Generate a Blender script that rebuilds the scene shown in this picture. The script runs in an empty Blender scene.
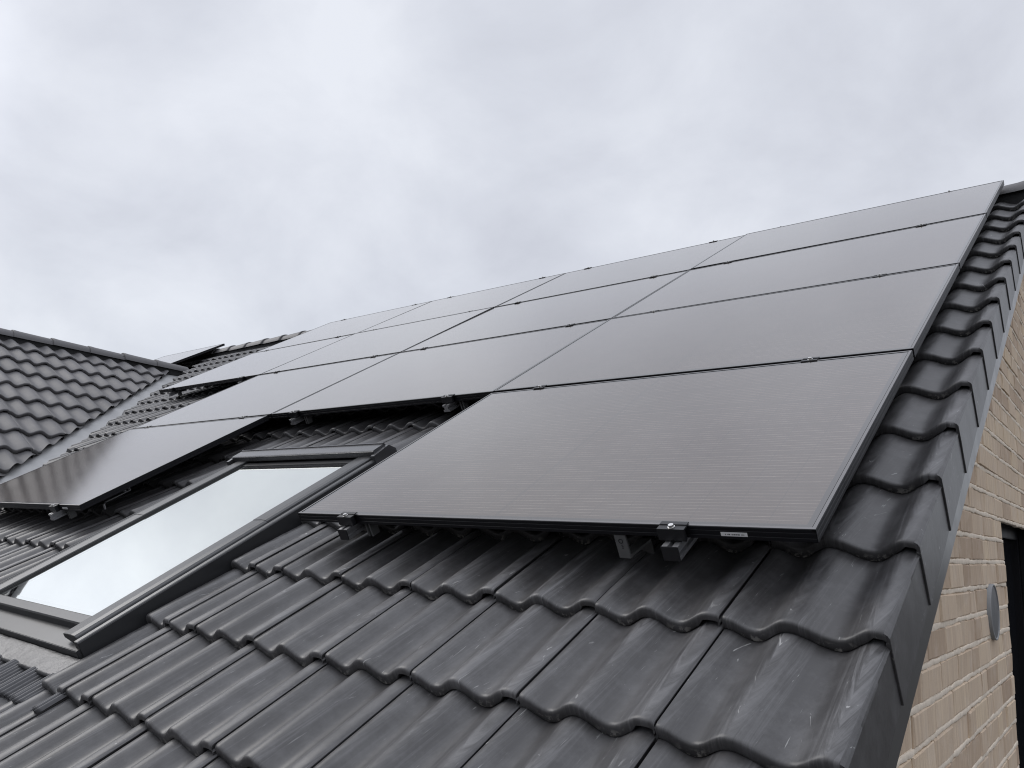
import bpy, bmesh, math, random
import numpy as np
from mathutils import Matrix, Vector
random.seed(7); rng = np.random.default_rng(7)
R = math.radians
sc = bpy.context.scene
COL = sc.collection

# ------------------------------------------------------------------ camera
cam = bpy.data.cameras.new("camera"); camo = bpy.data.objects.new("camera", cam); COL.objects.link(camo)
cam.sensor_width = 36; cam.sensor_fit = 'HORIZONTAL'; cam.lens = 27.0874
cam.clip_start = 0.02; cam.clip_end = 4000
CX = Vector((0.778702, 0.625563, 0.047890)); CY = Vector((0.083856, -0.179423, 0.980192)); CZ = Vector((0.621764, -0.759261, -0.192175))
mw = Matrix.Identity(4)
for i in range(3):
    mw[i][0] = CX[i]; mw[i][1] = CY[i]; mw[i][2] = CZ[i]
mw[0][3], mw[1][3], mw[2][3] = 0.512416, -1.612587, -0.039761
camo.matrix_world = mw
sc.camera = camo

# ------------------------------------------------------------------ sky, sun, exposure
SUN_EL, SUN_AZ = R(38), R(-100)
world = bpy.data.worlds.new("World"); sc.world = world; world.use_nodes = True
def build_world():
    nt = world.node_tree; nt.nodes.clear()
    N = nt.nodes.new; L = nt.links.new
    out = N('ShaderNodeOutputWorld'); bg = N('ShaderNodeBackground'); L(bg.outputs[0], out.inputs[0])
    sky = N('ShaderNodeTexSky'); sky.sky_type = 'NISHITA'; sky.sun_disc = False
    sky.sun_elevation = SUN_EL; sky.sun_rotation = SUN_AZ
    tc = N('ShaderNodeTexCoord'); sep = N('ShaderNodeSeparateXYZ'); L(tc.outputs['Generated'], sep.inputs[0])
    # flat cloud deck: project the direction on a horizontal layer
    zc = N('ShaderNodeMath'); zc.operation = 'MAXIMUM'; zc.inputs[1].default_value = 0.0; L(sep.outputs['Z'], zc.inputs[0])
    zo = N('ShaderNodeMath'); zo.operation = 'ADD'; zo.inputs[1].default_value = 0.50; L(zc.outputs[0], zo.inputs[0])
    dx = N('ShaderNodeMath'); dx.operation = 'DIVIDE'; L(sep.outputs['X'], dx.inputs[0]); L(zo.outputs[0], dx.inputs[1])
    dy = N('ShaderNodeMath'); dy.operation = 'DIVIDE'; L(sep.outputs['Y'], dy.inputs[0]); L(zo.outputs[0], dy.inputs[1])
    cmb = N('ShaderNodeCombineXYZ'); L(dx.outputs[0], cmb.inputs[0]); L(dy.outputs[0], cmb.inputs[1])
    n1 = N('ShaderNodeTexNoise'); n1.inputs['Scale'].default_value = 3.6; n1.inputs['Detail'].default_value = 7; n1.inputs['Roughness'].default_value = 0.56; n1.inputs['Distortion'].default_value = 0.25
    n2 = N('ShaderNodeTexNoise'); n2.inputs['Scale'].default_value = 1.3; n2.inputs['Detail'].default_value = 3
    L(cmb.outputs[0], n1.inputs['Vector']); L(cmb.outputs[0], n2.inputs['Vector'])
    mx = N('ShaderNodeMix'); mx.data_type = 'FLOAT'; mx.inputs[0].default_value = 0.52
    L(n1.outputs['Fac'], mx.inputs[2]); L(n2.outputs['Fac'], mx.inputs[3])
    rp = N('ShaderNodeValToRGB'); L(mx.outputs[0], rp.inputs[0])
    e = rp.color_ramp.elements
    e[0].position = 0.36; e[0].color = (0.530, 0.548, 0.615, 1)
    e[1].position = 0.64; e[1].color = (0.775, 0.800, 0.862, 1)
    m = e.new(0.5); m.color = (0.650, 0.674, 0.742, 1)
    # brightness with elevation (overcast sky is brightest overhead)
    mr = N('ShaderNodeMapRange'); mr.interpolation_type = 'SMOOTHSTEP'
    mr.inputs['From Min'].default_value = 0.63; mr.inputs['From Max'].default_value = 0.97
    mr.inputs['To Min'].default_value = 1.0; mr.inputs['To Max'].default_value = ZENITH
    L(sep.outputs['Z'], mr.inputs['Value'])
    hz = N('ShaderNodeMapRange'); hz.inputs['From Min'].default_value = 0.0; hz.inputs['From Max'].default_value = 0.35
    hz.inputs['To Min'].default_value = 0.35; hz.inputs['To Max'].default_value = 0.0
    L(sep.outputs['Z'], hz.inputs['Value'])
    hm = N('ShaderNodeMix'); hm.data_type = 'RGBA'; L(hz.outputs[0], hm.inputs[0]); L(rp.outputs[0], hm.inputs[6]); hm.inputs[7].default_value = (0.680, 0.725, 0.775, 1)
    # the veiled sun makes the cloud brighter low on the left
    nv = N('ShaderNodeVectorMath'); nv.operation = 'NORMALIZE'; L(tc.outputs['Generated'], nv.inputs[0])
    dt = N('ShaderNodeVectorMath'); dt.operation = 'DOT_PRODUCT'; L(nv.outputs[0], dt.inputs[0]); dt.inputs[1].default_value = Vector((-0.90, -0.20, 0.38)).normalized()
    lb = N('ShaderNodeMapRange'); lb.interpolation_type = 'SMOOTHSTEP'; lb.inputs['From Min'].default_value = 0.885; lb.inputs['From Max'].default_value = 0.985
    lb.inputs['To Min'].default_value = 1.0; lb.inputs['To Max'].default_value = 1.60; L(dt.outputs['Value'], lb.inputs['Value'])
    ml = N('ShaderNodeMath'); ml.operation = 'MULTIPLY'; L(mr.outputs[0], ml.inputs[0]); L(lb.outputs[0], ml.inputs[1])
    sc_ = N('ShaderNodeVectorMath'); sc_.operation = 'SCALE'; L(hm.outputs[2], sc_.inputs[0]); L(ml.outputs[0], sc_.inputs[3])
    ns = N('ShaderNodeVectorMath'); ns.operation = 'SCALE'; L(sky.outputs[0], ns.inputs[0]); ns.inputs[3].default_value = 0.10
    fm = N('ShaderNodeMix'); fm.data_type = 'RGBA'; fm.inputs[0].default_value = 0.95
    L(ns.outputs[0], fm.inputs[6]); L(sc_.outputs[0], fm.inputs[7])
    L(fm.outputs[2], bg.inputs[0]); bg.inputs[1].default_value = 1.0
ZENITH = 2.2
build_world()
sun = bpy.data.lights.new("sun", 'SUN'); sun.energy = 1.1; sun.angle = R(34); sun.color = (1, 0.97, 0.93)
suno = bpy.data.objects.new("sun", sun); COL.objects.link(suno)
# the veiled sun stands to the left, a little behind the camera
suno.rotation_euler = (R(90) - SUN_EL, 0, R(-75)); suno.location = (-10, -4, 20)
sc.cycles.filter_width = 1.1
sc.view_settings.view_transform = 'Standard'; sc.view_settings.look = 'None'
sc.view_settings.exposure = 0.12; sc.view_settings.gamma = 1.0; sc.view_settings.use_curve_mapping = False

# ------------------------------------------------------------------ helpers
WM = {}
def link(o, M, parent=None):
    COL.objects.link(o); WM[o.name] = M.copy()
    if parent is None:
        o.matrix_world = M
    else:
        o.parent = parent
        o.matrix_parent_inverse = WM[parent.name].inverted()
        o.matrix_basis = M
    return o
class MB:
    def __init__(s): s.v = []; s.f = []; s.sm = []
    def add(s, vs, fs, smooth=False):
        b = len(s.v); s.v += [tuple(map(float, v)) for v in vs]
        for f in fs: s.f.append([b + i for i in f]); s.sm.append(smooth)
    def box(s, x0, x1, y0, y1, z0, z1):
        s.hexa([(x0,y0,z0),(x1,y0,z0),(x1,y1,z0),(x0,y1,z0),(x0,y0,z1),(x1,y0,z1),(x1,y1,z1),(x0,y1,z1)])
    def hexa(s, p):
        s.add(p, [(0,3,2,1),(4,5,6,7),(0,1,5,4),(1,2,6,5),(2,3,7,6),(3,0,4,7)])
    def prism(s, prof, axis, a, b, smooth=False, cap=True):
        """closed profile (list of 2-tuples) swept along axis from a to b"""
        n = len(prof); P = []
        for t in (a, b):
            for (u, w) in prof:
                P.append({'x': (t, u, w), 'y': (u, t, w), 'z': (u, w, t)}[axis])
        F = [(i, (i+1) % n, n + (i+1) % n, n + i) for i in range(n)]
        s.add(P, F, smooth)
        if cap: s.add(P, [tuple(range(n))[::-1], tuple(range(n, 2*n))])
    def cyl(s, c, axis, r, h, n=20, r2=None, smooth=True):
        c = Vector(c); ax = Vector(axis).normalized(); u = ax.orthogonal().normalized(); w = ax.cross(u)
        r2 = r if r2 is None else r2; P = []
        for k, rr in ((0, r), (h, r2)):
            for i in range(n):
                t = 2*math.pi*i/n; P.append(c + ax*k + (u*math.cos(t) + w*math.sin(t))*rr)
        s.add(P, [(i, (i+1) % n, n + (i+1) % n, n+i) for i in range(n)], smooth)
        s.add(P, [tuple(range(n))[::-1], tuple(range(n, 2*n))])
    def grid(s, P, smooth=True):
        P = np.asarray(P); a, b = P.shape[:2]
        F = [(i*b+j, i*b+j+1, (i+1)*b+j+1, (i+1)*b+j) for i in range(a-1) for j in range(b-1)]
        s.add(P.reshape(-1, 3), F, smooth)
    def mesh(s, name, bevel=0):
        me = bpy.data.meshes.new(name); me.from_pydata(s.v, [], s.f); me.update()
        me.polygons.foreach_set('use_smooth', s.sm)
        bm = bmesh.new(); bm.from_mesh(me)
        if bevel:
            bmesh.ops.remove_doubles(bm, verts=bm.verts, dist=1e-5)
        bmesh.ops.recalc_face_normals(bm, faces=bm.faces)
        if bevel:
            es = [e for e in bm.edges if len(e.link_faces) == 2 and e.calc_face_angle(0) > 0.7]
            bmesh.ops.bevel(bm, geom=es, offset=bevel, segments=2, affect='EDGES', clamp_overlap=True)
        bm.to_mesh(me); bm.free()
        return me
    def build(s, name, mat, M, parent=None, bevel=0, label=None):
        me = s.mesh(name, bevel); me.materials.append(mat)
        o = bpy.data.objects.new(name, me); link(o, M, parent)
        if label: o['label'] = label
        return o
def thing(name, M, label, cat, group=None):
    o = bpy.data.objects.new(name, None); o.empty_display_size = 0.1; link(o, M)
    o['label'] = label; o['category'] = cat
    if group: o['group'] = group
    return o
T = Matrix.Translation

# ------------------------------------------------------------------ materials
def new_mat(name, base=(0.5,0.5,0.5), rough=0.5, metal=0.0, spec=0.5):
    m = bpy.data.materials.new(name); m.use_nodes = True
    b = m.node_tree.nodes['Principled BSDF']
    b.inputs['Base Color'].default_value = (*base, 1); b.inputs['Roughness'].default_value = rough
    b.inputs['Metallic'].default_value = metal; b.inputs['Specular IOR Level'].default_value = spec
    return m, m.node_tree, b
def nn(nt, t, **kw):
    n = nt.nodes.new(t)
    for k, v in kw.items():
        if k in ('operation','data_type','interpolation_type','blend_type','feature','wave_type','bands_direction','attribute_name','noise_dimensions'): setattr(n, k, v)
        else: n.inputs[k].default_value = v
    return n
def ramp(nt, src, stops):
    r = nt.nodes.new('ShaderNodeValToRGB'); nt.links.new(src, r.inputs[0]); e = r.color_ramp.elements
    e[0].position = stops[0][0]; e[0].color = (*stops[0][1], 1)
    e[1].position = stops[-1][0]; e[1].color = (*stops[-1][1], 1)
    for p, c in stops[1:-1]:
        k = e.new(p); k.color = (*c, 1)
    return r.outputs[0]
def mixc(nt, fac, a, b, blend='MIX'):
    m = nt.nodes.new('ShaderNodeMix'); m.data_type = 'RGBA'; m.blend_type = blend
    for sock, v in ((0, fac), (6, a), (7, b)):
        if hasattr(v, 'is_linked') or hasattr(v, 'node'): nt.links.new(v, m.inputs[sock])
        elif sock == 0: m.inputs[0].default_value = v
        else: m.inputs[sock].default_value = (*v, 1)
    return m.outputs[2]
def mathn(nt, op, a, b=None):
    m = nt.nodes.new('ShaderNodeMath'); m.operation = op
    for i, v in enumerate((a, b)):
        if v is None: continue
        if hasattr(v, 'node'): nt.links.new(v, m.inputs[i])
        else: m.inputs[i].default_value = v
    return m.outputs[0]
def objcoord(nt, scale=(1,1,1), rot=(0,0,0), loc=(0,0,0)):
    tc = nt.nodes.new('ShaderNodeTexCoord'); mp = nt.nodes.new('ShaderNodeMapping')
    mp.inputs['Scale'].default_value = scale; mp.inputs['Rotation'].default_value = rot; mp.inputs['Location'].default_value = loc
    nt.links.new(tc.outputs['Object'], mp.inputs[0]); return mp.outputs[0]
def noise(nt, vec, scale, detail=3, rough=0.5, dist=0.0):
    n = nn(nt, 'ShaderNodeTexNoise', Scale=scale, Detail=detail, Roughness=rough, Distortion=dist)
    nt.links.new(vec, n.inputs['Vector']); return n.outputs['Fac']
def bump(nt, bsdf, h, strength=0.2, dist=0.002):
    b = nn(nt, 'ShaderNodeBump', Strength=strength, Distance=dist); nt.links.new(h, b.inputs['Height']); nt.links.new(b.outputs[0], bsdf.inputs['Normal'])

def tile_material(name, base, scuff=1.0, rough=0.40, gloss=1.0):
    m, nt, b = new_mat(name, base, rough, 0, 0.5)
    L = nt.links.new
    at = nn(nt, 'ShaderNodeAttribute', attribute_name='tile_rand')
    v = objcoord(nt)
    big = noise(nt, v, 2.3, 4, 0.6)
    col = mixc(nt, big, tuple(c*0.80 for c in base), tuple(c*1.22 for c in base))
    sepr = nn(nt, 'ShaderNodeSeparateColor'); L(at.outputs['Color'], sepr.inputs[0])
    shade = nn(nt, 'ShaderNodeMapRange'); shade.inputs['To Min'].default_value = 0.86; shade.inputs['To Max'].default_value = 1.14; L(sepr.outputs[0], shade.inputs['Value'])
    vm = nn(nt, 'ShaderNodeVectorMath', operation='SCALE'); L(col, vm.inputs[0]); L(shade.outputs[0], vm.inputs[3]); col = vm.outputs[0]
    # chalky rub marks: stretched along the slope, offset per tile
    off = nn(nt, 'ShaderNodeVectorMath', operation='SCALE'); L(at.outputs['Color'], off.inputs[0]); off.inputs[3].default_value = 7.0
    def shifted(vec):
        a = nn(nt, 'ShaderNodeVectorMath', operation='ADD'); L(vec, a.inputs[0]); L(off.outputs[0], a.inputs[1]); return a.outputs[0]
    vs = shifted(objcoord(nt, (12, 9.0, 1.5), (0, 0, R(30))))
    streak = noise(nt, vs, 1.0, 8, 0.70, 1.4)
    zone = noise(nt, shifted(objcoord(nt, (3.6, 3.0, 3.6))), 1.0, 3, 0.5)
    # crests of the waves are rubbed most
    crest = nn(nt, 'ShaderNodeMapRange'); crest.inputs['From Min'].default_value = 0.35; crest.inputs['From Max'].default_value = 1.0
    crest.inputs['To Min'].default_value = 0.22; crest.inputs['To Max'].default_value = 1.0; L(sepr.outputs[1], crest.inputs['Value'])
    s1 = ramp(nt, streak, [(0.42, (0,0,0)), (0.70, (1,1,1))]); z1 = ramp(nt, zone, [(0.36, (0,0,0)), (0.62, (1,1,1))])
    chalk = mathn(nt, 'MULTIPLY', mathn(nt, 'MULTIPLY', s1, z1), mathn(nt, 'MULTIPLY', crest.outputs[0], 0.52*scuff))
    col = mixc(nt, chalk, col, (0.30, 0.30, 0.31))
    # fine dust
    dust = ramp(nt, noise(nt, objcoord(nt, (1, .9, 1)), 11, 8, 0.74), [(0.45, (0,0,0)), (0.75, (1,1,1))])
    col = mixc(nt, mathn(nt, 'MULTIPLY', dust, 0.16*scuff), col, (0.30, 0.30, 0.31))
    # sharp pale scratches and chips
    vsc = shifted(objcoord(nt, (21, 11, 21), (0, 0, R(-28))))
    scr = ramp(nt, noise(nt, vsc, 1.0, 4, 0.55, 2.2), [(0.675, (0,0,0)), (0.72, (1,1,1))])
    chip = ramp(nt, noise(nt, shifted(objcoord(nt, (60, 36, 60), (0, 0, R(30)))), 1.0, 2, 0.5, 1.0), [(0.735, (0,0,0)), (0.77, (1,1,1))])
    sx = mathn(nt, 'MAXIMUM', scr, chip)
    sx = mathn(nt, 'MULTIPLY', sx, mathn(nt, 'MULTIPLY', z1, 0.50*scuff))
    col = mixc(nt, sx, col, (0.55, 0.55, 0.54))
    # mortar crumbs left along the lower lip of the pans
    crumb = ramp(nt, noise(nt, objcoord(nt), 85, 3, 0.6), [(0.50, (0,0,0)), (0.60, (1,1,1))])
    col = mixc(nt, mathn(nt, 'MULTIPLY', mathn(nt, 'MULTIPLY', crumb, at.outputs['Alpha']), 0.75*scuff), col, (0.52, 0.50, 0.46))
    L(col, b.inputs['Base Color'])
    rr = nn(nt, 'ShaderNodeMapRange'); rr.inputs['To Min'].default_value = rough-0.07; rr.inputs['To Max'].default_value = rough+0.10; L(big, rr.inputs['Value'])
    rsum = mathn(nt, 'ADD', rr.outputs[0], mathn(nt, 'MULTIPLY', chalk, 0.5)); L(rsum, b.inputs['Roughness'])
    b.inputs['Coat Weight'].default_value = 0.04*gloss; b.inputs['Coat Roughness'].default_value = 0.24
    grain = noise(nt, objcoord(nt), 420, 3, 0.6); lump = noise(nt, objcoord(nt), 24, 3, 0.5)
    hh = mathn(nt, 'ADD', mathn(nt, 'MULTIPLY', grain, 0.25), mathn(nt, 'MULTIPLY', lump, 1.6))
    bump(nt, b, hh, 0.30, 0.0016)
    return m
M_TILE = tile_material('glazed_black_tile', (0.0435, 0.042, 0.043), 1.0, 0.395)
M_TILEW = tile_material('grey_black_tile', (0.095, 0.092, 0.095), 0.35, 0.56, 0.0)

def simple(name, base, rough, metal=0, spec=0.5, nz=0.0, nscale=30, bstr=0.0, stretch=(1,1,1)):
    m, nt, b = new_mat(name, base, rough, metal, spec)
    if nz or bstr:
        f = noise(nt, objcoord(nt, stretch), nscale, 5, 0.6)
        if nz:
            nt.links.new(mixc(nt, f, tuple(c*(1-nz) for c in base), tuple(min(1, c*(1+nz)) for c in base)), b.inputs['Base Color'])
            r = nn(nt, 'ShaderNodeMapRange'); r.inputs['To Min'].default_value = max(.03, rough-0.1); r.inputs['To Max'].default_value = rough+0.1
            nt.links.new(f, r.inputs['Value']); nt.links.new(r.outputs[0], b.inputs['Roughness'])
        if bstr: bump(nt, b, f, bstr, 0.004)
    return m
M_FRAME = simple('black_anodised_frame', (0.006, 0.006, 0.008), 0.42, 0, 0.28, 0.2, 60)
M_EDGE = simple('frame_edge_skylit', (0.17, 0.165, 0.165), 0.30, 0.6, 0.6, 0.15, 60)  # paler than the black frame: sky reflection put into the lip colour
M_ALU = simple('rail_aluminium', (0.42, 0.42, 0.43), 0.42, 0.9, 0.5, 0.12, 40, 0, (1,.1,1))
M_STEEL = simple('bolt_steel', (0.72, 0.71, 0.69), 0.22, 1.0, 0.5)
M_CLAMP = simple('clamp_black_metal', (0.014, 0.014, 0.016), 0.38, 0.2, 0.5, 0.2, 80)
M_CAP = simple('cap_black_plastic', (0.018, 0.018, 0.020), 0.5, 0, 0.35, 0.2, 60)
M_HOOK = simple('hook_grey_steel', (0.15, 0.15, 0.15), 0.5, 0.35, 0.5, 0.2, 50)
M_WHITE = simple('sticker_white', (0.72, 0.72, 0.72), 0.5)
M_PRINT = simple('sticker_print', (0.06, 0.06, 0.07), 0.6)
M_CLAD = simple('skylight_cladding', (0.036, 0.037, 0.039), 0.32, 0.3, 0.6, 0.05, 4)
M_HOOD = simple('hood_cladding_skylit', (0.13, 0.13, 0.135), 0.24, 0.7, 0.5, 0.05, 4)  # paler copy of the skylight cladding, sky reflection put into its colour
M_GASK = simple('rubber_gasket', (0.012, 0.012, 0.013), 0.6)
M_FLASH = simple('flashing_sheet', (0.030, 0.031, 0.034), 0.42, 0.2, 0.5, 0.25, 14)
M_LEAD = simple('lead_grey_apron', (0.075, 0.075, 0.078), 0.36, 0.65, 0.5, 0.45, 26, 0.40, (1,2.2,1))
M_PLEAT = simple('pleated_foil', (0.105, 0.105, 0.110), 0.48, 0.35, 0.5, 0.2, 60)
M_ZINC = simple('zinc_gutter', (0.345, 0.348, 0.35), 0.5, 0.15, 0.5, 0.22, 9, 0.1)
M_TRIM = simple('verge_trim_metal', (0.11, 0.111, 0.113), 0.32, 0.6, 0.5, 0.12, 12)
M_DECK = simple('roof_underlay', (0.015, 0.015, 0.016), 0.85)
M_MORTAR = simple('pale_mortar', (0.74, 0.65, 0.54), 0.92, 0, 0.2, 0.22, 55, 0.5)
M_WIN = simple('black_window_frame', (0.005, 0.005, 0.007), 0.5, 0, 0.25, 0.2, 10)
M_VENT = simple('grey_vent_plastic', (0.26, 0.265, 0.27), 0.5, 0, 0.5, 0.08, 30)
M_VENTF = simple('vent_face_plastic', (0.10, 0.103, 0.11), 0.38, 0, 0.5, 0.08, 30)
M_BLIND = simple('white_blind', (0.84, 0.86, 0.85), 0.7, 0, 0.3)
M_SPACER = simple('pane_spacer', (0.20, 0.19, 0.21), 0.5, 0, 0.3)
M_PLASTER = simple('pale_brick_far', (0.36, 0.29, 0.23), 0.9, 0, 0.2, 0.25, 12, 0.3)
M_GROUND = simple('gravel_ground', (0.070, 0.067, 0.062), 0.95, 0, 0.1, 0.4, 0.8, 0.3)

def glass_cells():
    m, nt, b = new_mat('solar_glass', (0.028, 0.024, 0.022), 0.13, 0, 0.5)
    L = nt.links.new
    tc = nt.nodes.new('ShaderNodeTexCoord'); sp = nn(nt, 'ShaderNodeSeparateXYZ'); L(tc.outputs['Object'], sp.inputs[0])
    # x runs left (negative) from the right edge, y up from the bottom edge of the panel
    def line(coord, period, width, shift=0.0):
        a = mathn(nt, 'ADD', coord, shift); f = mathn(nt, 'FRACT', mathn(nt, 'DIVIDE', a, period))
        d = mathn(nt, 'ABSOLUTE', mathn(nt, 'SUBTRACT', f, 0.5))
        return mathn(nt, 'GREATER_THAN', d, 0.5 - width/period/2)
    bus = line(sp.outputs[1], 0.182/12, 0.0011, -0.021)
    cellv = line(sp.outputs[0], 0.0915, 0.0018, 0.016); cellh = line(sp.outputs[1], 0.182, 0.0022, -0.021)
    mid = mathn(nt, 'LESS_THAN', mathn(nt, 'ABSOLUTE', mathn(nt, 'ADD', sp.outputs[0], 0.861)), 0.006)
    inx = mathn(nt, 'LESS_THAN', mathn(nt, 'ABSOLUTE', mathn(nt, 'ADD', sp.outputs[0], 0.861)), 0.838)
    iny = mathn(nt, 'LESS_THAN', mathn(nt, 'ABSOLUTE', mathn(nt, 'SUBTRACT', sp.outputs[1], 0.567)), 0.546)
    inside = mathn(nt, 'MULTIPLY', inx, iny)
    blot = noise(nt, objcoord(nt), 3.0, 4, 0.55)
    cell = mixc(nt, blot, (0.044, 0.031, 0.024), (0.062, 0.045, 0.035))
    brk = ramp(nt, noise(nt, objcoord(nt, (11, 62, 1)), 1.0, 2, 0.5), [(0.36, (0.25,)*3), (0.62, (1,)*3)])
    col = mixc(nt, mathn(nt, 'MULTIPLY', bus, brk), cell, (0.26, 0.22, 0.19))
    gap = mathn(nt, 'MAXIMUM', mathn(nt, 'MAXIMUM', cellv, cellh), mathn(nt, 'MULTIPLY', mid, 0.6))
    col = mixc(nt, mathn(nt, 'MULTIPLY', gap, 0.52), col, (0.016, 0.015, 0.015))
    col = mixc(nt, inside, (0.020, 0.018, 0.018), col)
    # thin film of dust
    d = ramp(nt, noise(nt, objcoord(nt, (1, .5, 1)), 5, 6, 0.65), [(0.35, (0,0,0)), (0.8, (1,1,1))])
    col = mixc(nt, mathn(nt, 'MULTIPLY', d, 0.05), col, (0.35, 0.33, 0.31))
    L(col, b.inputs['Base Color'])
    b.inputs['IOR'].default_value = 1.52
    b.inputs['Coat Weight'].default_value = 0.72; b.inputs['Specular Tint'].default_value = (1.0, 0.935, 0.88, 1); b.inputs['Coat Roughness'].default_value = 0.10; b.inputs['Coat IOR'].default_value = 1.5
    r = nn(nt, 'ShaderNodeMapRange'); r.inputs['To Min'].default_value = 0.10; r.inputs['To Max'].default_value = 0.17; L(blot, r.inputs['Value']); L(r.outputs[0], b.inputs['Roughness'])
    wav = noise(nt, objcoord(nt), 2.2, 2, 0.4); bump(nt, b, wav, 0.05, 0.01)
    return m
M_PV = glass_cells()

def pane_material():
    m, nt, b = new_mat('skylight_glass', (1, 1, 1), 0.02)
    nt.nodes.remove(b); L = nt.links.new
    out = nt.nodes['Material Output']
    gl = nn(nt, 'ShaderNodeBsdfGlossy', Roughness=0.015); gl.inputs['Color'].default_value = (0.975, 1.0, 0.965, 1)
    tr = nn(nt, 'ShaderNodeBsdfTransparent'); tr.inputs['Color'].default_value = (0.985, 1.0, 0.995, 1)
    fr = nn(nt, 'ShaderNodeFresnel', IOR=1.55)
    mr = nn(nt, 'ShaderNodeMapRange'); mr.inputs['To Min'].default_value = 0.80; mr.inputs['To Max'].default_value = 1.0; L(fr.outputs[0], mr.inputs['Value'])
    mx = nt.nodes.new('ShaderNodeMixShader'); L(mr.outputs[0], mx.inputs[0]); L(tr.outputs[0], mx.inputs[1]); L(gl.outputs[0], mx.inputs[2]); L(mx.outputs[0], out.inputs[0])
    return m
M_PANE = pane_material()
M_DGLASS = simple('dark_window_glass', (0.008, 0.009, 0.012), 0.05, 0, 0.5)

def brick_material():
    m, nt, b = new_mat('pale_brick', (0.36, 0.28, 0.22), 0.9, 0, 0.15)
    L = nt.links.new
    at = nn(nt, 'ShaderNodeAttribute', attribute_name='tile_rand'); sp = nn(nt, 'ShaderNodeSeparateColor'); L(at.outputs['Color'], sp.inputs[0])
    c = ramp(nt, sp.outputs[0], [(0.0, (0.48, 0.365, 0.265)), (0.35, (0.65, 0.52, 0.385)), (0.7, (0.72, 0.585, 0.44)), (1.0, (0.75, 0.61, 0.44))])
    wv = noise(nt, objcoord(nt, (60, 60, 6)), 1.0, 4, 0.6); c = mixc(nt, ramp(nt, wv, [(0.3, (0,)*3), (0.75, (0.55,)*3)]), c, (0.38, 0.28, 0.22))
    bl = noise(nt, objcoord(nt), 11, 5, 0.6); c = mixc(nt, ramp(nt, bl, [(0.5, (0,)*3), (0.8, (0.5,)*3)]), c, (0.70, 0.61, 0.52))
    L(c, b.inputs['Base Color'])
    h = mathn(nt, 'ADD', wv, mathn(nt, 'MULTIPLY', noise(nt, objcoord(nt), 160, 3, 0.6), 0.5)); bump(nt, b, h, 0.55, 0.003)
    return m
M_BRICK = brick_material()

# ------------------------------------------------------------------ frames of reference
PIT = R(31.0)
MR = Matrix.Rotation(PIT, 4, 'X')                        # main slope: x right, y up the slope, z normal
PW = R(27.8); XW = -9.30; WW = 1.930                     # wing ridge
MWG = Matrix(((0, -math.cos(PW), math.sin(PW), XW), (1, 0, 0, 0), (0, math.sin(PW), math.cos(PW), WW), (0, 0, 0, 1)))
ZC = -0.110                                              # crest of tiles below the panel face
TW, TE, TH = 0.3015, 0.322, 0.028
TILT = TH/TE
X0 = -0.172; Y0 = -0.158                                 # a seam and a course edge
GROUND_Z = -3.5

# ground
g = MB(); g.add([(-1500,-1500,0),(1500,-1500,0),(1500,1500,0),(-1500,1500,0)], [(0,1,2,3)])
go = g.build('ground', M_GROUND, T((0,0,GROUND_Z))); go['kind'] = 'structure'; go['label'] = 'dark gravel ground around the brick house'

house = thing('brick_house', T((-5, 0, GROUND_Z)), 'pale brick house with black wave tiled roofs, a skylight and a lower wing roof', 'house')

# ------------------------------------------------------------------ tiles
AMP = 0.0315
def interp_profile(knots):
    out = []
    for (s0, z0), (s1, z1) in zip(knots[:-1], knots[1:]):
        n = max(1, int(round((s1-s0)/0.012)))
        if abs(z1-z0) < 0.004 or s1-s0 < 0.012: n = max(1, n//2)
        for i in range(n):
            t = i/n; h = (1-math.cos(math.pi*t))/2 if s1-s0 > 0.012 else t
            out.append((s0+(s1-s0)*t, z0+(z1-z0)*h))
    out.append(knots[-1]); return out
FULL = interp_profile([(-0.006, -0.032), (0.0020, -0.030), (0.0026, -0.0095), (0.0042, -0.0078), (0.066, -AMP), (0.134, -0.001), (0.204, -AMP+0.001), (0.276, 0.0), (0.290, -0.0006), (0.2965, -0.0024), (0.3010, -0.0062), (0.3005, -0.0095), (0.2970, -0.0130), (0.2960, -0.030)])
HALF_L = interp_profile([(0.0, -0.055), (0.001, -0.012), (0.012, -0.001), (0.030, 0.0), (0.088, -AMP+0.003), (0.122, 0.0), (0.144, -0.0008), (0.1503, -0.0040), (0.1498, -0.0080), (0.1463, -0.0130), (0.1453, -0.030)])
HALF_R = interp_profile([(-0.006, -0.032), (0.0020, -0.030), (0.0026, -0.0095), (0.0042, -0.0078), (0.066, -AMP), (0.118, 0.0), (0.144, -0.0008), (0.1503, -0.0040), (0.1498, -0.0080), (0.1463, -0.0130), (0.1453, -0.030)])
VERGE = interp_profile([(-0.006, -0.032), (0.0020, -0.030), (0.0026, -0.0095), (0.0042, -0.0078), (0.066, -AMP), (0.132, -0.001), (0.227, -AMP+0.001), (0.290, -0.001), (0.308, -0.004), (0.3150, -0.011)])
ROWS = [(0.055, -TH), (0.0035, -TH), (0.0, -TH+0.003), (0.0, -0.0085), (0.0016, -0.0040), (0.0048, -0.0013), (0.0105, 0.0), (0.11, None), (0.22, None), (0.32, None), (0.392, None)]
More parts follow.
